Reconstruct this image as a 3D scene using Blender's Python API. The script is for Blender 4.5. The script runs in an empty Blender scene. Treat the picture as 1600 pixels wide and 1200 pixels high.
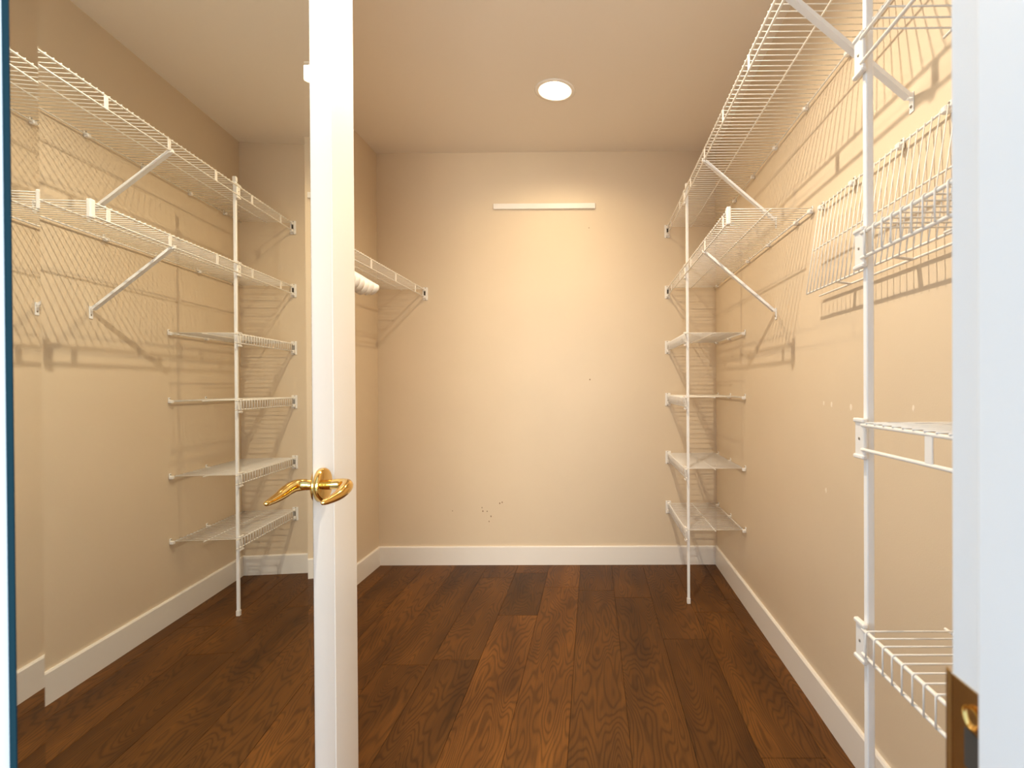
import bpy, bmesh, math, random
from mathutils import Vector, Matrix

random.seed(7)
PI = math.pi
S = bpy.context.scene
COL = S.collection

# ------------------------------------------------------------------ camera
FOC, CX, CY = 808.05, 919.33, 607.06            # focal length and principal point, in pixels of the 1600x1200 frame
YAW, PITCH, ROLL, EYE = -0.0077, 0.0051, 0.0054, 1.1886
cam_data = bpy.data.cameras.new('camera')
cam_data.sensor_fit = 'HORIZONTAL'
cam_data.sensor_width = 36.0
cam_data.lens = FOC / 1600 * 36
cam_data.shift_x = (800 - CX) / 1600
cam_data.shift_y = (CY - 600) / 1600
cam_data.clip_start = 0.02
cam_data.dof.use_dof = True
cam_data.dof.focus_distance = 2.4
cam_data.dof.aperture_fstop = 7.1
camera = bpy.data.objects.new('camera', cam_data)
COL.objects.link(camera)
camera.matrix_world = (Matrix.Translation((0, 0, EYE)) @ Matrix.Rotation(-YAW, 4, 'Z')
                       @ Matrix.Rotation(PI / 2 - PITCH, 4, 'X') @ Matrix.Rotation(-ROLL, 4, 'Z'))
S.camera = camera

# ------------------------------------------------------------------ world, daylight and fill
S.view_settings.view_transform = 'Standard'
S.view_settings.look = 'None'
S.view_settings.exposure = 0.22
S.view_settings.gamma = 1.0
S.view_settings.use_curve_mapping = False
S.cycles.max_bounces = 16
S.cycles.diffuse_bounces = 12
S.cycles.glossy_bounces = 6
W = bpy.data.worlds.new('daylight')
S.world = W
W.use_nodes = True
W.node_tree.nodes['Background'].inputs[0].default_value = (0.62, 0.85, 1.10, 1)
W.node_tree.nodes['Background'].inputs[1].default_value = 1.06


def area_light(name, loc, target, size, power, color):
    d = bpy.data.lights.new(name, 'AREA')
    d.shape = 'RECTANGLE'
    d.size, d.size_y = size
    d.energy = power
    d.color = color
    o = bpy.data.objects.new(name, d)
    COL.objects.link(o)
    o.location = loc
    o.rotation_euler = (Vector(target) - Vector(loc)).to_track_quat('-Z', 'Y').to_euler()
    return o


# daylight of the bedroom window, behind the camera and to its right
area_light('bedroom_window_light', (3.02, -2.75, 1.6), (-0.55, 0.75, 1.3), (1.1, 1.7), 290, (0.66, 0.86, 1.0))
# added fill light straight behind the camera, lifts the rear wall
area_light('rear_fill_light', (0.45, -4.0, 1.55), (-0.4, 3.4, 1.4), (2.2, 1.7), 260, (1.0, 0.94, 0.82))

# ------------------------------------------------------------------ room measures
H = 2.743
DB = 3.441          # rear wall
XL, XR = -1.4312, 0.8224
YF = 0.3467         # closet face of the entrance wall
YO = 0.2217         # bedroom face of the entrance wall
JL, JR = -0.565, 0.24
LAMP = (-0.188, 2.727)
LAMP2 = (-0.12, 1.48)


# ------------------------------------------------------------------ materials
def mat(name, base, rough=0.5, metal=0.0, spec=0.5, bump=None, emit=None, coat=0.0):
    m = bpy.data.materials.new(name)
    m.use_nodes = True
    nt = m.node_tree
    b = nt.nodes['Principled BSDF']
    b.inputs['Base Color'].default_value = (*base, 1)
    b.inputs['Roughness'].default_value = rough
    b.inputs['Metallic'].default_value = metal
    b.inputs['Specular IOR Level'].default_value = spec
    b.inputs['Coat Weight'].default_value = coat
    if emit:
        b.inputs['Emission Color'].default_value = (*emit[0], 1)
        b.inputs['Emission Strength'].default_value = emit[1]
    if bump:
        sc, st = bump
        tc = nt.nodes.new('ShaderNodeTexCoord')
        n = nt.nodes.new('ShaderNodeTexNoise')
        n.inputs['Scale'].default_value = sc
        n.inputs['Detail'].default_value = 4
        bp = nt.nodes.new('ShaderNodeBump')
        bp.inputs['Strength'].default_value = st
        bp.inputs['Distance'].default_value = 0.002
        nt.links.new(tc.outputs['Object'], n.inputs['Vector'])
        nt.links.new(n.outputs['Fac'], bp.inputs['Height'])
        nt.links.new(bp.outputs['Normal'], b.inputs['Normal'])
    return m


def wall_paint(name, base):
    m = mat(name, base, 0.42, spec=0.35, bump=(220, 0.12))
    nt = m.node_tree
    b = nt.nodes['Principled BSDF']
    tc = nt.nodes.new('ShaderNodeTexCoord')
    n = nt.nodes.new('ShaderNodeTexNoise')
    n.inputs['Scale'].default_value = 2.3
    n.inputs['Detail'].default_value = 3
    r = nt.nodes.new('ShaderNodeValToRGB')
    r.color_ramp.elements[0].position = 0.3
    r.color_ramp.elements[0].color = (*[c * 0.965 for c in base], 1)
    r.color_ramp.elements[1].position = 0.7
    r.color_ramp.elements[1].color = (*base, 1)
    nt.links.new(tc.outputs['Object'], n.inputs['Vector'])
    nt.links.new(n.outputs['Fac'], r.inputs['Fac'])
    nt.links.new(r.outputs['Color'], b.inputs['Base Color'])
    return m


def wood_floor(name):
    m = bpy.data.materials.new(name)
    m.use_nodes = True
    nt = m.node_tree
    N, K = nt.nodes, nt.links
    b = N['Principled BSDF']
    oi = N.new('ShaderNodeObjectInfo')
    tc = N.new('ShaderNodeTexCoord')
    geo = N.new('ShaderNodeNewGeometry')
    # every plank looks at its own piece of the grain
    rnd = N.new('ShaderNodeVectorMath'); rnd.operation = 'SCALE'
    comb = N.new('ShaderNodeCombineXYZ')
    mul = N.new('ShaderNodeMath'); mul.operation = 'MULTIPLY'; mul.inputs[1].default_value = 37.0
    K.new(oi.outputs['Random'], mul.inputs[0])
    for i in range(3):
        K.new(mul.outputs[0], comb.inputs[i])
    add = N.new('ShaderNodeVectorMath'); add.operation = 'ADD'
    K.new(tc.outputs['Object'], add.inputs[0])
    K.new(comb.outputs[0], add.inputs[1])
    # stretched distortion, so rings become long cathedral arches
    mp = N.new('ShaderNodeMapping'); mp.inputs['Scale'].default_value = (5.0, 0.85, 1.0)
    K.new(add.outputs[0], mp.inputs['Vector'])
    n1 = N.new('ShaderNodeTexNoise'); n1.inputs['Scale'].default_value = 1.15; n1.inputs['Detail'].default_value = 2.5
    n1.inputs['Roughness'].default_value = 0.45
    K.new(mp.outputs[0], n1.inputs['Vector'])
    rings = N.new('ShaderNodeMath'); rings.operation = 'MULTIPLY'; rings.inputs[1].default_value = 290.0
    K.new(n1.outputs['Fac'], rings.inputs[0])
    sn = N.new('ShaderNodeMath'); sn.operation = 'SINE'
    K.new(rings.outputs[0], sn.inputs[0])
    sr = N.new('ShaderNodeMapRange'); sr.inputs['From Min'].default_value = -1; sr.inputs['From Max'].default_value = 1
    K.new(sn.outputs[0], sr.inputs['Value'])
    pw = N.new('ShaderNodeMath'); pw.operation = 'POWER'; pw.inputs[1].default_value = 2.4
    K.new(sr.outputs[0], pw.inputs[0])
    # fine pores along the plank
    mp2 = N.new('ShaderNodeMapping'); mp2.inputs['Scale'].default_value = (260, 9, 1)
    K.new(add.outputs[0], mp2.inputs['Vector'])
    n2 = N.new('ShaderNodeTexNoise'); n2.inputs['Scale'].default_value = 1.0; n2.inputs['Detail'].default_value = 3
    K.new(mp2.outputs[0], n2.inputs['Vector'])
    # broad stain
    mp3 = N.new('ShaderNodeMapping'); mp3.inputs['Scale'].default_value = (7, 1.8, 1)
    K.new(add.outputs[0], mp3.inputs['Vector'])
    n3 = N.new('ShaderNodeTexNoise'); n3.inputs['Scale'].default_value = 1.0; n3.inputs['Detail'].default_value = 4
    K.new(mp3.outputs[0], n3.inputs['Vector'])
    base = N.new('ShaderNodeValToRGB')
    e = base.color_ramp.elements
    e[0].position, e[0].color = 0.28, (*FLOOR_A, 1)
    e[1].position, e[1].color = 0.72, (*FLOOR_B, 1)
    K.new(n3.outputs['Fac'], base.inputs['Fac'])
    # tone of the plank
    tone = N.new('ShaderNodeMapRange')
    tone.inputs['To Min'].default_value = 0.82; tone.inputs['To Max'].default_value = 1.16
    K.new(oi.outputs['Random'], tone.inputs['Value'])
    m1 = N.new('ShaderNodeVectorMath'); m1.operation = 'SCALE'
    K.new(base.outputs['Color'], m1.inputs[0]); K.new(tone.outputs[0], m1.inputs['Scale'])
    g = N.new('ShaderNodeMapRange')
    g.inputs['To Min'].default_value = 1.06; g.inputs['To Max'].default_value = 0.66
    K.new(pw.outputs[0], g.inputs['Value'])
    m2 = N.new('ShaderNodeVectorMath'); m2.operation = 'SCALE'
    K.new(m1.outputs[0], m2.inputs[0]); K.new(g.outputs[0], m2.inputs['Scale'])
    g2 = N.new('ShaderNodeMapRange')
    g2.inputs['From Min'].default_value = 0.3; g2.inputs['From Max'].default_value = 0.7
    g2.inputs['To Min'].default_value = 0.86; g2.inputs['To Max'].default_value = 1.14
    K.new(n2.outputs['Fac'], g2.inputs['Value'])
    m3 = N.new('ShaderNodeVectorMath'); m3.operation = 'SCALE'
    K.new(m2.outputs[0], m3.inputs[0]); K.new(g2.outputs[0], m3.inputs['Scale'])
    m4 = N.new('ShaderNodeVectorMath'); m4.operation = 'MULTIPLY'
    K.new(m3.outputs[0], m4.inputs[0]); K.new(oi.outputs['Color'], m4.inputs[1])
    K.new(m4.outputs[0], b.inputs['Base Color'])
    rr = N.new('ShaderNodeMapRange'); rr.inputs['To Min'].default_value = 0.42; rr.inputs['To Max'].default_value = 0.58
    K.new(n2.outputs['Fac'], rr.inputs['Value'])
    K.new(rr.outputs[0], b.inputs['Roughness'])
    b.inputs['Specular IOR Level'].default_value = 0.2
    bp = N.new('ShaderNodeBump'); bp.inputs['Strength'].default_value = 0.12; bp.inputs['Distance'].default_value = 0.001
    K.new(n2.outputs['Fac'], bp.inputs['Height'])
    K.new(bp.outputs['Normal'], b.inputs['Normal'])
    return m


FLOOR_A, FLOOR_B = (0.070, 0.027, 0.006), (0.165, 0.066, 0.013)
WALL_C = (0.71, 0.60, 0.455)
M = dict(
    wall=wall_paint('beige_wall_paint', WALL_C),
    ceiling=mat('ceiling_paint', (0.88, 0.83, 0.76), 0.8, spec=0.2, bump=(160, 0.15)),
    trim=mat('white_trim_paint', (0.82, 0.80, 0.77), 0.35, bump=(90, 0.03)),
    door=mat('white_door_paint', (0.78, 0.79, 0.80), 0.32, bump=(120, 0.03)),
    floor=wood_floor('dark_oak'),
    subfloor=mat('dark_joint', (0.012, 0.006, 0.003), 0.9),
    wire=mat('white_coated_wire', (0.84, 0.83, 0.80), 0.3, bump=(300, 0.02)),
    plastic=mat('white_plastic', (0.84, 0.83, 0.81), 0.35, bump=(200, 0.02)),
    steel_white=mat('white_painted_steel', (0.90, 0.92, 0.94), 0.3, bump=(150, 0.02)),
    hole=mat('dark_hole', (0.05, 0.04, 0.03), 0.7, bump=(100, 0.02)),
    screw=mat('screw_steel', (0.35, 0.32, 0.28), 0.4, metal=0.8, bump=(100, 0.02)),
    mirror=mat('mirror_silver', (0.84, 0.86, 0.83), 0.0, metal=1.0),
    glass_edge=mat('mirror_glass_edge', (0.002, 0.018, 0.028), 0.5, spec=0.1, bump=(50, 0.02)),
    brass=mat('polished_brass', (0.86, 0.58, 0.20), 0.10, metal=1.0, bump=(60, 0.02)),
    brass_dark=mat('brass_strike', (0.50, 0.32, 0.12), 0.25, metal=1.0, bump=(60, 0.05)),
    padded=mat('white_padded_cloth', (0.88, 0.86, 0.82), 0.6, bump=(60, 0.3)),
    bulb=mat('lit_bulb', (1, 1, 1), 0.5, emit=((1.0, 0.84, 0.62), 18.0)),
    can=mat('white_reflector', (0.92, 0.90, 0.86), 0.3, bump=(80, 0.02)),
    filler=mat('white_filler', (0.86, 0.78, 0.66), 0.7, bump=(200, 0.2)),
    scuff=mat('brown_scuff', (0.24, 0.15, 0.08), 0.7, bump=(200, 0.2)),
)


# ------------------------------------------------------------------ mesh helpers
class MB:
    def __init__(self):
        self.v, self.f, self.s = [], [], []

    def add(self, vs, fs, smooth=False):
        o = len(self.v)
        self.v += [tuple(p) for p in vs]
        self.f += [tuple(o + i for i in q) for q in fs]
        self.s += [smooth] * len(fs)
        return self

    def box(self, lo, hi):
        x0, y0, z0 = lo
        x1, y1, z1 = hi
        vs = [(x0, y0, z0), (x1, y0, z0), (x1, y1, z0), (x0, y1, z0), (x0, y0, z1), (x1, y0, z1), (x1, y1, z1), (x0, y1, z1)]
        return self.add(vs, [(0, 3, 2, 1), (4, 5, 6, 7), (0, 1, 5, 4), (1, 2, 6, 5), (2, 3, 7, 6), (3, 0, 4, 7)])

    def cbox(self, c, d):
        return self.box([c[i] - d[i] / 2 for i in range(3)], [c[i] + d[i] / 2 for i in range(3)])

    def rbox(self, lo, hi, r, seg=2):
        """a box with every edge rounded"""
        bm = bmesh.new()
        bmesh.ops.create_cube(bm, size=1)
        d = [hi[i] - lo[i] for i in range(3)]
        for v in bm.verts:
            v.co = Vector([lo[i] + (v.co[i] + 0.5) * d[i] for i in range(3)])
        bmesh.ops.bevel(bm, geom=list(bm.edges), offset=min(r, 0.49 * min(d)), segments=seg, profile=0.5, affect='EDGES')
        bm.verts.index_update()
        self.add([v.co for v in bm.verts], [[v.index for v in f.verts] for f in bm.faces])
        bm.free()
        return self

    def sweep(self, pts, rad, n=8, caps=True, flat=None, round_ends=False):
        pts = [Vector(p) for p in pts]
        if not hasattr(rad, '__len__'):
            rad = [rad] * len(pts)
        rad = list(rad)
        if round_ends:
            a, b = (pts[0] - pts[1]).normalized(), (pts[-1] - pts[-2]).normalized()
            pre = [(pts[0] + a * rad[0] * math.sin(t), rad[0] * max(math.cos(t), 0.05)) for t in (1.5, 1.1, 0.7, 0.35)]
            post = [(pts[-1] + b * rad[-1] * math.sin(t), rad[-1] * max(math.cos(t), 0.05)) for t in (0.35, 0.7, 1.1, 1.5)]
            pts = [p for p, _ in pre] + pts + [p for p, _ in post]
            rad = [r for _, r in pre] + rad + [r for _, r in post]
        T = []
        for i in range(len(pts)):
            t = (pts[min(i + 1, len(pts) - 1)] - pts[max(i - 1, 0)])
            T.append(t.normalized())
        up = Vector((0, 0, 1))
        if abs(T[0].dot(up)) > 0.95:
            up = Vector((0, 1, 0))
        nrm = (up - T[0] * up.dot(T[0])).normalized()
        vs, fs = [], []
        for i, p in enumerate(pts):
            nrm = (nrm - T[i] * nrm.dot(T[i]))
            nrm.normalize()
            bn = T[i].cross(nrm)
            for k in range(n):
                a = 2 * PI * (k + 0.5) / n
                fa = flat if flat else 1.0
                vs.append(p + nrm * math.sin(a) * rad[i] * fa + bn * math.cos(a) * rad[i])
        for i in range(len(pts) - 1):
            for k in range(n):
                a, b = i * n + k, i * n + (k + 1) % n
                fs.append((a, b, b + n, a + n))
        self.add(vs, fs, n > 5)
        if caps:
            o = len(self.v) - len(vs)
            self.f.append(tuple(o + k for k in reversed(range(n)))); self.s.append(False)
            self.f.append(tuple(o + (len(pts) - 1) * n + k for k in range(n))); self.s.append(False)
        return self

    def tube(self, a, b, r, n=8):
        return self.sweep([a, b], r, n)

    def lathe(self, prof, n=32, axis='z', o=(0, 0, 0)):
        """prof: (radius, height) pairs turned about an axis through o"""
        vs, fs = [], []
        for r, h in prof:
            for k in range(n):
                a = 2 * PI * k / n
                p = (r * math.cos(a), r * math.sin(a), h)
                if axis == 'y':
                    p = (p[0], p[2], p[1])
                elif axis == 'x':
                    p = (p[2], p[0], p[1])
                vs.append((p[0] + o[0], p[1] + o[1], p[2] + o[2]))
        for i in range(len(prof) - 1):
            for k in range(n):
                a, b = i * n + k, i * n + (k + 1) % n
                q = (a, b, b + n, a + n)
                fs.append(q if axis != 'y' else q[::-1])
        return self.add(vs, fs, True)

    def disc(self, c, r, axis='z', n=24, flip=False):
        vs = []
        for k in range(n):
            a = 2 * PI * k / n
            p = [r * math.cos(a), r * math.sin(a)]
            p.insert('xyz'.index(axis), 0)
            vs.append([c[i] + p[i] for i in range(3)])
        q = tuple(range(n))
        return self.add(vs, [q[::-1] if flip else q])

    def prism(self, poly, axis, lo, hi):
        """a closed outline in the two other axes, pushed along one axis"""
        ax = 'xyz'.index(axis)

        def P(p, t):
            q = list(p)
            q.insert(ax, t)
            return q
        n = len(poly)
        vs = [P(p, lo) for p in poly] + [P(p, hi) for p in poly]
        fs = [tuple(range(n))[::-1], tuple(range(n, 2 * n))]
        fs += [(k, (k + 1) % n, n + (k + 1) % n, n + k) for k in range(n)]
        return self.add(vs, fs)

    def mesh(self, name, m):
        me = bpy.data.meshes.new(name)
        me.from_pydata(self.v, [], self.f)
        me.validate()
        bm = bmesh.new()
        bm.from_mesh(me)
        bmesh.ops.recalc_face_normals(bm, faces=bm.faces)
        bm.to_mesh(me)
        bm.free()
        if len(me.polygons) == len(self.s):
            me.polygons.foreach_set('use_smooth', self.s)
        me.materials.append(m)
        return me


def put(name, me, parent=None, loc=(0, 0, 0), rot=(0, 0, 0), label=None):
    o = bpy.data.objects.new(name, me)
    COL.objects.link(o)
    o.parent = parent
    o.location = loc
    o.rotation_euler = rot
    if label:
        o['label'] = label
    return o


def obj(name, mb, m, parent=None, loc=(0, 0, 0), rot=(0, 0, 0), label=None):
    return put(name, mb.mesh(name, m), parent, loc, rot, label)


def thing(name, label, cat, loc=(0, 0, 0), rot=(0, 0, 0), group=None):
    o = bpy.data.objects.new(name, None)
    o.empty_display_size = 0.05
    COL.objects.link(o)
    o.location = loc
    o.rotation_euler = rot
    o['label'] = label
    o['category'] = cat
    if group:
        o['group'] = group
    return o


def struct(name, mb, m, label=None):
    o = obj(name, mb, m, label=label)
    o['kind'] = 'structure'
    return o


# ------------------------------------------------------------------ the room shell
T = 0.12
wall_rear = struct('wall_rear', MB().box((XL - T, DB, -0.05), (XR + T, DB + T, H + 0.15)), M['wall'], 'beige rear wall of the walk-in closet facing the doorway')
wall_left = struct('wall_left', MB().box((XL - T, YO, -0.05), (XL, DB, H + 0.15)), M['wall'], 'beige left wall of the closet behind the mirrored door')
wall_right = struct('wall_right', MB().box((XR, YO, -0.05), (XR + T, DB, H + 0.15)), M['wall'], 'beige right wall that carries the wire shelves')
DH = 2.44
wf = MB()
wf.box((XL, YO, -0.05), (JL - 0.02, YF, H + 0.15))
wf.box((JR + 0.02, YO, -0.05), (XR, YF, H + 0.15))
wf.box((JL - 0.02, YO, DH + 0.02), (JR + 0.02, YF, H + 0.15))
wall_front = struct('wall_front', wf, M['wall'], 'beige wall around the closet doorway beside the camera')

# ceiling with the round hole of the recessed lamp
HOLE = 0.083
bm = bmesh.new()
n = 48
rings = [[bm.verts.new((P[0] + HOLE * math.cos(2 * PI * k / n), P[1] + HOLE * math.sin(2 * PI * k / n), H)) for k in range(n)] for P in (LAMP, LAMP2)]
corners = [bm.verts.new(p) for p in ((XR, DB, H), (XL, DB, H), (XL, YF, H), (XR, YF, H))]
edges = [bm.edges.new((ring[k], ring[(k + 1) % n])) for ring in rings for k in range(n)] + [bm.edges.new((corners[k], corners[(k + 1) % 4])) for k in range(4)]
bmesh.ops.triangle_fill(bm, use_beauty=True, use_dissolve=False, edges=edges)
bmesh.ops.recalc_face_normals(bm, faces=bm.faces)
ret = bmesh.ops.extrude_face_region(bm, geom=list(bm.faces))
for v in ret['geom']:
    if isinstance(v, bmesh.types.BMVert):
        v.co.z += 0.02
bmesh.ops.recalc_face_normals(bm, faces=bm.faces)
me = bpy.data.meshes.new('ceiling')
bm.to_mesh(me)
bm.free()
me.materials.append(M['ceiling'])
ceiling = put('ceiling', me, label='flat off-white closet ceiling with round recessed lamps')
ceiling['kind'] = 'structure'
# the roof void over the ceiling board closes the room
struct('trim_4', MB().box((XL - T, YO, H + 0.15), (XR + T, DB + T, H + 0.17)), M['subfloor'], 'dark roof void over the ceiling')

# floor: dark oak planks running away from the doorway
floor = struct('floor', MB().box((XL, -0.9, -0.03), (XR, DB, -0.0035)), M['subfloor'], 'dark oak plank floor')
PW = 0.2055
x0 = -0.0855 + PW * 4
cols = []
x = -0.0855
while x < XR:
    x += PW
edge = x
joints_fixed = {(-0.497): [2.676, 3.285]}
cut_list = {}
xe = edge
i = 0
while xe > XL:
    lo, hi = max(xe - PW, XL), min(xe, XR)
    if abs((xe - PW) - (-0.4965)) < 0.02:
        js = [-0.9, 0.35, 2.676, 3.285, DB]
    elif abs((xe - PW) - (-0.291)) < 0.02:
        js = [-0.9, 1.28, 3.05, DB]
    elif abs((xe - PW) - (-0.702)) < 0.02:
        js = [-0.9, 0.7, 2.24, 3.2, DB]
    elif abs((xe - PW) - (-0.0855)) < 0.02:
        js = [-0.9, 0.55, 3.0, DB]
    elif abs((xe - PW) - 0.12) < 0.02:
        js = [-0.9, 1.05, 2.9, DB]
    elif abs((xe - PW) - 0.3255) < 0.02:
        js = [-0.9, 0.2, 2.42, DB]
    else:
        js = [-0.9]
        y = -0.9 + random.uniform(0.5, 1.7)
        while y < DB - 0.3:
            js.append(y)
            y += random.uniform(1.0, 2.1)
        js.append(DB)
    for a, b in zip(js[:-1], js[1:]):
        g = 0.0006
        X0, X1, Y0, Y1 = lo + g, hi - g, a + g, b - g
        c = 0.0012
        mb = MB()
        cx_, cy_ = (X0 + X1) / 2, (Y0 + Y1) / 2
        vs = []
        for (dx, z) in ((0, -0.0035), (0, -c * 0.7), (c, 0)):
            vs += [(X0 + dx - cx_, Y0 + dx - cy_, z), (X1 - dx - cx_, Y0 + dx - cy_, z), (X1 - dx - cx_, Y1 - dx - cy_, z), (X0 + dx - cx_, Y1 - dx - cy_, z)]
        fs = [(8, 9, 10, 11), (3, 2, 1, 0)]
        for L in (0, 4):
            fs += [(L + k, L + (k + 1) % 4, L + 4 + (k + 1) % 4, L + 4 + k) for k in range(4)]
        mb.add(vs, fs)
        pk = obj('plank', mb, M['floor'], floor, (cx_, cy_, 0))
        # the stain of a few boards that stand out in the photograph
        if abs(lo + 0.4965) < 0.02 and abs(a - 2.676) < 0.01:
            pk.color = (0.55, 0.55, 0.58, 1)
        elif abs(lo + 0.4965) < 0.02 or abs(lo + 0.291) < 0.02:
            pk.color = (1.1, 1.08, 1.04, 1)
        elif abs(lo + 0.0855) < 0.02:
            pk.color = (0.92, 0.92, 0.92, 1)
    xe -= PW

# baseboards: tall flat boards with a small slope on top
BH, BT = 0.124, 0.013


def base_profile():
    return [(0, 0), (BT, 0), (BT, BH - 0.006), (BT - 0.004, BH), (0, BH)]


b = MB().prism([(DB - p, z) for p, z in base_profile()], 'x', XL, XR)
struct('baseboard_rear', b, M['trim'], 'white baseboard along the rear wall')
b = MB().prism([(XR - p, z) for p, z in base_profile()], 'y', YF, DB - BT)
bb = [(v[0], v[1], v[2]) for v in b.v]
struct('baseboard_right', b, M['trim'], 'white baseboard along the right wall')
b = MB().prism([(XL + p, z) for p, z in base_profile()], 'y', YF, DB - BT)
struct('baseboard_left', b, M['trim'], 'white baseboard along the left wall')

# doorway lining: jambs, head, stops
jb = MB()
jb.box((JL - 0.02, YO - 0.004, 0), (JL, YF, DH))
struct('trim_1', jb, M['door'], 'white left door jamb behind the hinge side of the mirrored door')
st = obj('door_stop', MB().box((JL, YO, 0), (JL + 0.012, 0.31, DH - 0.012)), M['door'], bpy.data.objects['trim_1'])
jr = MB().box((JR, YO - 0.004, 0), (JR + 0.02, YF, DH))
trim_right = struct('trim_2', jr, M['door'], 'white right door jamb close to the camera with a brass strike plate')
obj('door_stop', MB().rbox((JR - 0.012, YO, 0), (JR, 0.3085, DH - 0.012), 0.0015), M['door'], trim_right)
th = MB().box((JL - 0.02, YO - 0.004, DH), (JR + 0.02, YF, DH + 0.02))
struct('trim_3', th, M['door'], 'white door head over the opening')
# strike plate, let into the right jamb
sp = MB()
sp.prism([(0.3098, 0.0), (0.345, 0.0), (0.351, -0.0008), (0.355, 0.001), (0.3548, 0.0024), (0.3508, 0.0008), (0.345, -0.0012), (0.3098, -0.0012)][::-1], 'z', 0, 1)
# outline in (y, depth): remap to world
vs = []
Z0, Z1 = 0.925, 0.995
for (px_, py_, pz_) in sp.v:
    vs.append((JR + py_, px_, Z0 + (Z1 - Z0) * pz_))
sp.v = vs
plate = obj('strike_plate', sp, M['brass_dark'], trim_right, label='brass strike plate on the white jamb')
obj('latch_hole', MB().box((JR - 0.0016, 0.3165, 0.943), (JR - 0.0011, 0.334, 0.968)), M['hole'], plate, label='dark latch hole')
obj('screw', MB().lathe([(0.0, 0.0022), (0.004, 0.0019), (0.0072, 0.0009), (0.0072, 0)], 20, 'x', (JR - 0.0030, 0.327, 0.978)), M['brass'], plate)

# ------------------------------------------------------------------ the mirrored door, open into the closet
A_, C_ = 0.0596, -0.5009
DT, MT = 0.035, 0.005
HY = 0.352
hx = (C_ - MT - DT - math.sin(A_) * HY) / math.cos(A_)
door = bpy.data.objects.new('door_1', None)
COL.objects.link(door)
door.location = (hx, HY, 0.009)
door.rotation_euler = (0, 0, PI / 2 + A_)
door['kind'] = 'structure'
door['label'] = 'white door with a full-height mirror, standing open on the left with a brass lever'
door['category'] = 'door'
# local axes: x along the door from the hinge, -y out of the mirrored face
S_END = 0.7905
DTOP = 2.42
obj('door_slab', MB().rbox((0, -DT, 0), (S_END, 0, DTOP), 0.002), M['door'], door)
ms0, ms1 = 0.1143, 0.6862
BV, BR = 0.0265, 0.0009
fy = -DT
mm = MB()
mz0, mz1 = 0.03, DTOP - 0.03
mir = obj('mirror', MB().box((ms0 + BV, fy - MT, mz0), (ms1 - BV, fy, mz1)), M['mirror'], door, label='tall frameless mirror glued to the door')
for nm, a, b, ya, yb in (('bevel', ms0, ms0 + BV, fy - MT - BR, fy - MT), ('bevel', ms1 - BV, ms1, fy - MT, fy - MT + 0.0019)):
    pm = MB().prism([(a, fy), (b, fy), (b, yb), (a, ya)], 'z', mz0, mz1)
    obj(nm, pm, M['mirror'], mir, label='bevelled edge of the mirror')
obj('glass_edge', MB().box((ms0 - 0.0012, fy - MT - BR, mz0), (ms0 - 0.0001, fy, mz1)), M['glass_edge'], mir, label='dark teal glass edge')
obj('glass_edge', MB().box((ms1 + 0.0001, fy - MT + 0.0019, mz0), (ms1 + 0.0008, fy, mz1)), M['glass_edge'], mir, label='dark teal glass edge')
# stand-in board for the strip past the latch edge, angled into the lamp light
EB = math.radians(10) - A_
eb = obj('edge_board', MB().rbox((0.0, 0.0, 0.0), (0.178, 0.030, DTOP), 0.0018), M['trim'], door,
         (S_END + 0.001, fy, 0), (0, 0, EB), label='narrow white stand-in board at the free edge of the door')
# lever handle on a round rosette
RS, RZ = 0.7265, 0.975
hd = obj('lever_handle', MB(), M['brass'], door) if False else None
ro = MB().lathe([(0.0, 0), (0.0355, 0), (0.0355, 0.0075), (0.0335, 0.0105), (0.030, 0.0115), (0.0, 0.0115)], 40, 'y')
ro.v = [(x_, -y_, z_) for x_, y_, z_ in ro.v]
ros = obj('rosette', ro, M['brass'], door, (RS, fy, RZ), label='round brass rosette')


def catmull(P, k=8):
    P = [Vector(p) for p in P]
    out = []
    for i in range(len(P) - 1):
        p0, p1, p2, p3 = P[max(i - 1, 0)], P[i], P[i + 1], P[min(i + 2, len(P) - 1)]
        for j in range(k):
            t = j / k
            out.append(0.5 * ((2 * p1) + (-p0 + p2) * t + (2 * p0 - 5 * p1 + 4 * p2 - p3) * t * t + (-p0 + 3 * p1 - 3 * p2 + p3) * t ** 3))
    out.append(P[-1])
    return out


lp = [(0, -0.010, 0), (0, -0.030, 0.001), (-0.001, -0.047, 0.001), (-0.010, -0.058, 0.000), (-0.030, -0.062, -0.004),
      (-0.060, -0.062, -0.010), (-0.097, -0.059, -0.0125), (-0.114, -0.057, -0.0125)]
path = catmull(lp, 6)
m_ = len(path) - 1
rads = []
for i in range(m_ + 1):
    t = i / m_
    rads.append(0.0098 + 0.0026 * math.sin(PI * min(1, t * 1.15)) - 0.0048 * max(0, (t - 0.62) / 0.38))
obj('lever', MB().sweep(path, rads, 16, round_ends=True), M['brass'], ros, label='curved brass lever')

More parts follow.
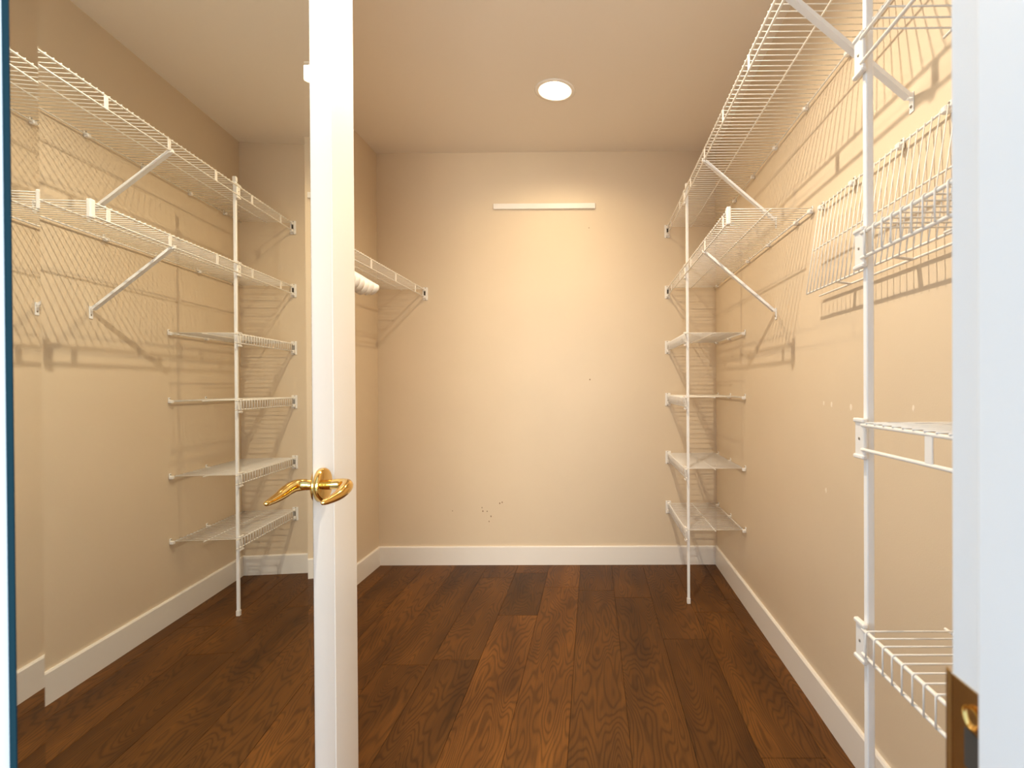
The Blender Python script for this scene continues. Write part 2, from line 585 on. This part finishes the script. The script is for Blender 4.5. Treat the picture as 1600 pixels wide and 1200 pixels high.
# ------------------------------------------------------------------ recessed ceiling lamp
def downlight(label, x, y, power, color):
    lamp = thing('recessed_ceiling_light', label, 'ceiling light', (x, y, H))
    obj('trim_ring', MB().lathe([(0.0815, 0.004), (0.0815, -0.002), (0.090, -0.005), (0.104, -0.003), (0.108, 0.0), (0.108, 0.0)], 64), M['can'], lamp, label='pale trim ring')
    obj('reflector', MB().lathe([(0.0825, 0.0), (0.079, 0.05), (0.070, 0.10), (0.052, 0.125), (0.0, 0.128)], 48), M['can'], lamp)
    obj('bulb', MB().lathe([(0.0, 0.050), (0.022, 0.052), (0.040, 0.058), (0.050, 0.070), (0.046, 0.09), (0.025, 0.118), (0.0, 0.125)], 40), M['bulb'], lamp, label='glowing flood bulb')
    pl = bpy.data.lights.new('bulb_light', 'SPOT')
    pl.spot_size = math.radians(162)
    pl.spot_blend = 1.0
    pl.energy = power
    pl.color = color
    pl.shadow_soft_size = 0.012
    po = bpy.data.objects.new('bulb_light', pl)
    COL.objects.link(po)
    po.parent = lamp
    po.location = (0, 0, 0.024)


downlight('lit round recessed downlight with a pale trim ring, in view on the ceiling', LAMP[0], LAMP[1], 38, (1.0, 0.76, 0.46))
downlight('recessed downlight near the doorway, above the top edge of the picture', LAMP2[0], LAMP2[1], 112, (1.0, 0.84, 0.63))

# ------------------------------------------------------------------ wire shelves
WR = 0.0018          # cross wire
RR = 0.0034          # rails
DEP = 0.3074         # back rail to front rail
LIP = 0.046
PITCH_W = 0.0276
_cache = {}


def cross_wire_mesh(lip):
    if lip not in _cache:
        z = RR + WR * 0.6
        if lip:
            p = [(0.003, 0, z), (-DEP - 0.002, 0, z), (-DEP - 0.0045, 0, z - 0.003), (-DEP - 0.0045, 0, -LIP)]
        else:
            p = [(0.003, 0, z), (-DEP - 0.004, 0, z)]
        _cache[lip] = MB().sweep(p, WR, 6).mesh('cross_wire', M['wire'])
    return _cache[lip]


def shared(key, build, m):
    if key not in _cache:
        _cache[key] = build().mesh(key, m)
    return _cache[key]


def spacer_mb():
    return MB().rbox((-DEP - 0.0025, -0.009, -LIP), (-DEP + 0.0005, 0.009, 0), 0.0008, 1)


def clip_mb():
    b = MB()
    b.rbox((-0.008, -0.009, -0.010), (0.0118, 0.009, 0.007), 0.003, 1)
    b.rbox((0.0075, -0.0075, 0.004), (0.0118, 0.0075, 0.020), 0.0015, 1)
    return b


def nail_mb():
    return MB().lathe([(0.0, -0.004), (0.0022, -0.0036), (0.003, -0.002), (0.003, 0.001)], 10, 'x')


def end_bracket_mb():
    b = MB()
    b.rbox((-DEP - 0.020, -0.005, -LIP - 0.022), (-DEP + 0.016, 0.0, 0.018), 0.002, 1)     # wall plate
    b.rbox((-DEP - 0.010, -0.026, -LIP - 0.012), (-DEP + 0.008, -0.0045, -LIP + 0.007), 0.002, 1)
    b.rbox((-DEP - 0.008, -0.020, -0.008), (-DEP + 0.008, -0.0045, 0.008), 0.002, 1)
    return b


def bracket_slot_mb():
    return MB().box((-DEP - 0.005, -0.007, -LIP + 0.008), (-DEP + 0.006, -0.0052, -0.009))


def shelf(name, label, x_back, y0, y1, z, lip, spacers=(), clips=(), bracket=None, end_cap=False, rot=(0, 0, 0), group=None, flat=False, cat='wire shelf'):
    """a wire shelf whose back rail runs along local y from y0 to y1"""
    ym = (y0 + y1) / 2
    t = thing(name, label, cat, (x_back, ym, z), rot, group)
    sgn = -1 if abs(rot[2]) > 1 else 1
    a, b_ = (y0 - ym), (y1 - ym)
    L = b_ - a
    e = 0.0
    obj('back_rail', MB().sweep([(0, a, 0), (0, b_, 0)], RR * 0.9, 10), M['wire'], t)
    obj('front_rail', MB().sweep([(-DEP, a, 0), (-DEP, b_, 0)], RR, 10, round_ends=True), M['wire'], t)
    obj('lip_rail', MB().sweep([(-DEP, a, -LIP), (-DEP, b_, -LIP)], RR, 10, round_ends=True), M['wire'], t)
    obj('middle_rod', MB().sweep([(-DEP * 0.5, a - 0.004, 0.0), (-DEP * 0.5, b_, 0.0)], RR * 0.8, 10, round_ends=True), M['wire'], t)
    n_ = int((L - 0.012) / PITCH_W)
    off = (L - n_ * PITCH_W) / 2
    me_ = cross_wire_mesh(lip)
    for k in range(n_ + 1):
        put('cross_wire', me_, t, (0, a + off + k * PITCH_W, 0))
    for y in spacers:
        put('rail_spacer', shared('rail_spacer', spacer_mb, M['plastic']), t, (0, sgn * (y - ym), 0))
    if not flat:
        for y in clips:
            c = put('wall_clip', shared('wall_clip', clip_mb, M['plastic']), t, (0, sgn * (y - ym), 0))
            put('nail', shared('nail', nail_mb, M['screw']), c, (0.0085, 0, 0.0145), label='dark nail head')
    if bracket is not None:
        c = put('end_bracket', shared('end_bracket', end_bracket_mb, M['plastic']), t, (0, sgn * (bracket - ym), 0), (0, 0, 0) if sgn > 0 else (0, 0, 0))
        if sgn < 0:
            c.scale = (1, -1, 1)
        put('bracket_slot', shared('bracket_slot', bracket_slot_mb, M['hole']), c, label='dark slot of the bracket')
        for zz in (0.0135, -LIP - 0.0185):
            put('screw', shared('bracket_screw', lambda: MB().lathe([(0.0, -0.0025), (0.0025, -0.002), (0.0032, 0)], 10, 'y'), M['screw']), c, (-DEP - 0.004, -0.005, zz))
    if end_cap:
        obj('end_cap', MB().rbox((-DEP - 0.008, a - 0.010, -LIP - 0.010), (-DEP + 0.008, a + 0.012, 0.010), 0.004, 2), M['plastic'], t, label='white plastic end cap')
    return t


XB = XR - 0.012
POLE_Y, NEAR_Y = 2.818, 0.975
shelf('long_wire_shelf', 'longest white wire shelf, highest on the right wall above everything else', XB, YF + 0.004, DB - 0.006, 2.235, False,
      [2.30 + 0.325 * k for k in range(-5, 4)], [0.66, 0.99, 1.3195, 1.6454, 1.971, 2.2974, 2.6131, 2.9495, 3.27], DB)
shelf('long_wire_shelf', 'long white wire shelf with an end cap, second from the top on the right wall', XB, 1.905, DB - 0.006, 1.832, False,
      [1.98, 2.30, 2.63, 2.95, 3.27], [1.9301, 2.0645, 2.3885, 2.70, 3.0202, 3.36], DB, end_cap=True)
for z, nm in ((1.466, 'topmost of four on the rear pole'), (1.121, 'second topmost of four on the rear pole'),
              (0.736, 'third topmost of four on the rear pole'), (0.405, 'lowest of four on the rear pole')):
    shelf('corner_wire_shelf', 'short white wire shelf in the rear corner, %s' % nm, XB, 2.775, DB - 0.006, z, True,
          (), (2.782, 3.08, 3.38), DB, group='short shelves in the rear corner')
for z, nm, lip, spc in ((1.832, 'topmost of the near shelves, cut by the top of the picture', False, [0.80, 0.50]),
                        (1.470, 'second from the top of the near shelves, beside the hanging rack', True, ()),
                        (1.113, 'near shelf at eye level with flat spacers on its lip', False, [0.775, 0.46]),
                        (0.731, 'lowest of the near shelves beside the brass strike plate', True, ())):
    lab = {1.832: 'white wire shelf on the near right pole, highest of the near shelves',
           1.470: 'white wire shelf on the near right pole, just in front of the hanging rack',
           1.113: 'eye-level white wire shelf on the near right pole with flat spacers',
           0.731: 'lowest white wire shelf on the near right pole, beside the brass strike plate'}[z]
    shelf('corner_wire_shelf', lab, XB, YF + 0.004, 0.968, z, lip, spc, (0.40, 0.66, 0.955), None, group='short shelves beside the doorway')
shelf('long_wire_shelf', 'long white wire shelf on the left wall, holding the padded hangers', XL + 0.012, 0.62, DB - 0.006, 1.832, False,
      [3.25 - 0.325 * k for k in range(8)], [3.3 - 0.33 * k for k in range(8)], DB, rot=(0, 0, PI), group=None)

# wire rack folded down against the right wall
RA = math.radians(-81.5)
rk = shelf('folded_wire_rack', 'white wire rack folded down flat against the right wall, behind the near pole', XB - 0.002, 1.0, 1.842, 1.814, False,
           [1.62, 1.31], (), None, rot=(0, RA, 0), cat='wire rack', flat=True)
for y in (1.835, 1.6157, 1.3669, 1.187):
    c = put('wall_clip', _cache['wall_clip'], rk, (0, y - 1.421, 0), (0, -RA, 0))
    put('nail', _cache['nail'], c, (0.0085, 0, 0.0145), label='dark nail head')

# ------------------------------------------------------------------ poles
PX = 0.5190
PH = 0.0072


def pole_clip_mb():
    b = MB()
    b.rbox((-0.0165, -0.013, -0.060), (-PH - 0.0002, 0.020, 0.010), 0.003, 2)
    b.rbox((-0.0195, -0.015, -0.064), (-PH - 0.002, 0.022, -0.056), 0.002, 1)
    b.rbox((-0.0195, -0.015, 0.004), (-PH - 0.002, 0.022, 0.012), 0.002, 1)
    b.rbox((-PH - 0.001, PH + 0.0003, -0.058), (PH + 0.002, PH + 0.003, 0.008), 0.001, 1)
    return b


def pole(label, y, top, zs):
    t = thing('shelf_pole', label, 'pole', (PX, y, 0))
    obj('tube', MB().rbox((-PH, -PH, 0.004), (PH, PH, top - 0.004), 0.0028, 3), M['steel_white'], t)
    obj('foot', MB().rbox((-PH - 0.0022, -PH - 0.0022, 0), (PH + 0.0022, PH + 0.0022, 0.030), 0.002, 1), M['plastic'], t, label='white plastic foot')
    obj('cap', MB().rbox((-PH - 0.0022, -PH - 0.0022, top - 0.026), (PH + 0.0022, PH + 0.0022, top), 0.002, 1), M['plastic'], t, label='white plastic cap')
    for z in zs:
        c = put('shelf_clip', shared('pole_clip', pole_clip_mb, M['plastic']), t, (0, 0, z))
        put('screw', shared('clip_screw', lambda: MB().lathe([(0.0, -0.0012), (0.0025, -0.001), (0.0032, 0.0006)], 12, 'x'), M['screw']), c, (-0.0165, 0.003, -0.026))


pole('slim white shelf pole standing on the floor near the rear wall', POLE_Y, 2.285, (2.235, 1.832, 1.466, 1.121, 0.736, 0.405))
pole('slim white shelf pole close to the doorway, in front of the folded rack', NEAR_Y, 2.285, (2.235, 1.832, 1.470, 1.113, 0.731))


# ------------------------------------------------------------------ diagonal braces
def brace(label, y, zs):
    z0 = zs - LIP - 0.004
    xf = XB - DEP
    t = thing('shelf_brace', label, 'shelf brace', (XR, y, z0 - 0.262))
    fx, fz = xf - XR + 0.004, 0.262
    wx, wz = -0.010, 0.0
    d = Vector((wx - fx, 0, wz - fz)).normalized()
    nrm = Vector((d.z, 0, -d.x))
    # U channel: two flanges and a web
    mb = MB()
    hw, dp, th = 0.0112, 0.0105, 0.0014
    P0, P1 = Vector((fx, 0, fz)), Vector((wx, 0, wz))
    prof = [(-hw, 0), (hw, 0), (hw, dp), (hw - th, dp), (hw - th, th), (-hw + th, th), (-hw + th, dp), (-hw, dp)]
    vs = []
    for p in (P0, P1):
        for (u, w) in prof:
            vs.append(p + Vector((0, u, 0)) + nrm * (-w + dp / 2))
    k = len(prof)
    fs = [(i, (i + 1) % k, k + (i + 1) % k, k + i) for i in range(k)]
    fs += [(0, 1, 2, 3, 4, 5, 6, 7)[::-1], tuple(range(k, 2 * k))]
    mb.add(vs, fs)
    obj('channel', mb, M['steel_white'], t)
    pl_ = MB()
    pl_.rbox((-0.0025, -0.0095, -0.040), (-0.0002, 0.0095, 0.012), 0.001, 1)
    pl_.rbox((-0.0135, -0.0095, -0.004), (-0.0025, -0.0080, 0.008), 0.0006, 1)
    pl_.rbox((-0.0135, 0.0080, -0.004), (-0.0025, 0.0095, 0.008), 0.0006, 1)
    f = obj('wall_foot', pl_, M['steel_white'], t)
    obj('screw', MB().lathe([(0.0, -0.0022), (0.003, -0.002), (0.0042, -0.0005), (0.0042, 0)], 12, 'x'), M['screw'], f, (-0.0025, 0, -0.024))
    hk = MB()
    hk.rbox((fx - 0.010, -0.008, fz - 0.004), (fx + 0.006, 0.008, fz + 0.0015), 0.001, 1)
    hk.rbox((fx - 0.0125, -0.008, fz - 0.002), (fx - 0.0105, 0.008, fz + 0.012), 0.0006, 1)
    obj('rail_hook', hk, M['steel_white'], t)
    return t


brace('white diagonal brace under the high shelf, farther from the camera', 2.311, 2.235)
brace('white diagonal brace under the high shelf, passing behind the near pole', 1.334, 2.235)
brace('white diagonal brace under the lower long shelf on the right wall', 2.318, 1.832)

# ------------------------------------------------------------------ white rail on the rear wall
bt = obj('wall_rail', MB().rbox((-0.338, -0.0165, -0.018), (0.338, -0.0005, 0.018), 0.002, 1), M['trim'], None, (-0.312, DB, 2.3805))
bt['label'] = 'short white horizontal batten screwed high on the rear wall'
bt['category'] = 'wall rail'

# ------------------------------------------------------------------ padded hangers on the left shelf
HXR = XL + 0.012 + DEP
arm = []
for k in range(-10, 11):
    u = k / 10
    arm.append((0.160 * u, 0, -0.078 * abs(u) ** 1.3 + 0.004 * math.cos(u * PI)))
arm_mb = MB().sweep(arm, [0.0175 + 0.002 * (1 - abs(k / 10)) for k in range(-10, 11)], 16, flat=1.9, round_ends=True)
hook = [(0, 0, 0.010), (0, 0, 0.045), (0.006, 0, 0.060), (0.020, 0, 0.070), (0.024, 0, 0.086), (0.014, 0, 0.102), (-0.002, 0, 0.106), (-0.014, 0, 0.098), (-0.018, 0, 0.086)]
arm_me = arm_mb.mesh('padded_arm', M['padded'])
hook_me = MB().sweep(catmull(hook, 4), 0.0019, 8).mesh('hook', M['steel_white'])
hy = [2.270, 2.205, 2.162, 2.120, 2.078, 2.036]
for i, y in enumerate(hy):
    lab = 'white padded clothes hanger in the middle of the bunch on the left shelf'
    if i == 0:
        lab = 'white padded clothes hanger nearest the rear wall, hanging a little lower than the bunch'
    elif i == len(hy) - 1:
        lab = 'white padded clothes hanger nearest the camera in the bunch on the left shelf'
    t = thing('padded_hanger', lab, 'hanger',
              (HXR - 0.004, y, 1.6865), (0, (0.03 if i == 0 else random.uniform(-0.035, 0.015)), -0.02), 'padded hangers on the left shelf')
    pa = put('padded_arm', arm_me, t)
    if i == 0:
        pa.scale = (1.0, 1.0, 0.8)
    put('hook', hook_me, t)

# ------------------------------------------------------------------ marks on the walls
def spot(parent, name, c, r, axis, m, flip):
    pts = MB()
    n_ = 9
    vs = []
    ax = 'xyz'.index(axis)
    for lvl, k_ in ((0.0, 1.0), (0.0006, 0.8)):
        for k in range(n_):
            a = 2 * PI * k / n_
            rr_ = r * k_ * random.uniform(0.75, 1.15)
            p = [rr_ * math.cos(a), rr_ * 1.5 * math.sin(a)]
            p.insert(ax, lvl * flip)
            vs.append([c[i] + p[i] for i in range(3)])
    fs = [(k, (k + 1) % n_, n_ + (k + 1) % n_, n_ + k) for k in range(n_)] + [tuple(range(n_, 2 * n_))]
    pts.add(vs, fs)
    obj(name, pts, m, parent)


for (y, z, r) in ((1.844, 1.122, 0.008), (1.785, 1.120, 0.009), (1.652, 1.116, 0.010), (1.331, 1.127, 0.008), (1.829, 0.816, 0.010)):
    spot(wall_right, 'filled_hole', (XR, y, z), r * 0.75, 'x', M['filler'], -1)
for (x_, z, r) in ((-0.622, 0.408, 0.006), (-0.606, 0.415, 0.006), (-0.741, 0.380, 0.005), (-0.735, 0.356, 0.006), (-0.707, 0.356, 0.005),
                   (-0.681, 0.322, 0.006), (-0.694, 0.288, 0.005), (-0.016, 1.231, 0.006), (-0.938, 0.359, 0.004), (-0.017, 2.239, 0.004)):
    spot(wall_rear, 'scuff_mark', (x_, DB, z), r * 0.65, 'y', M['scuff'], -1)
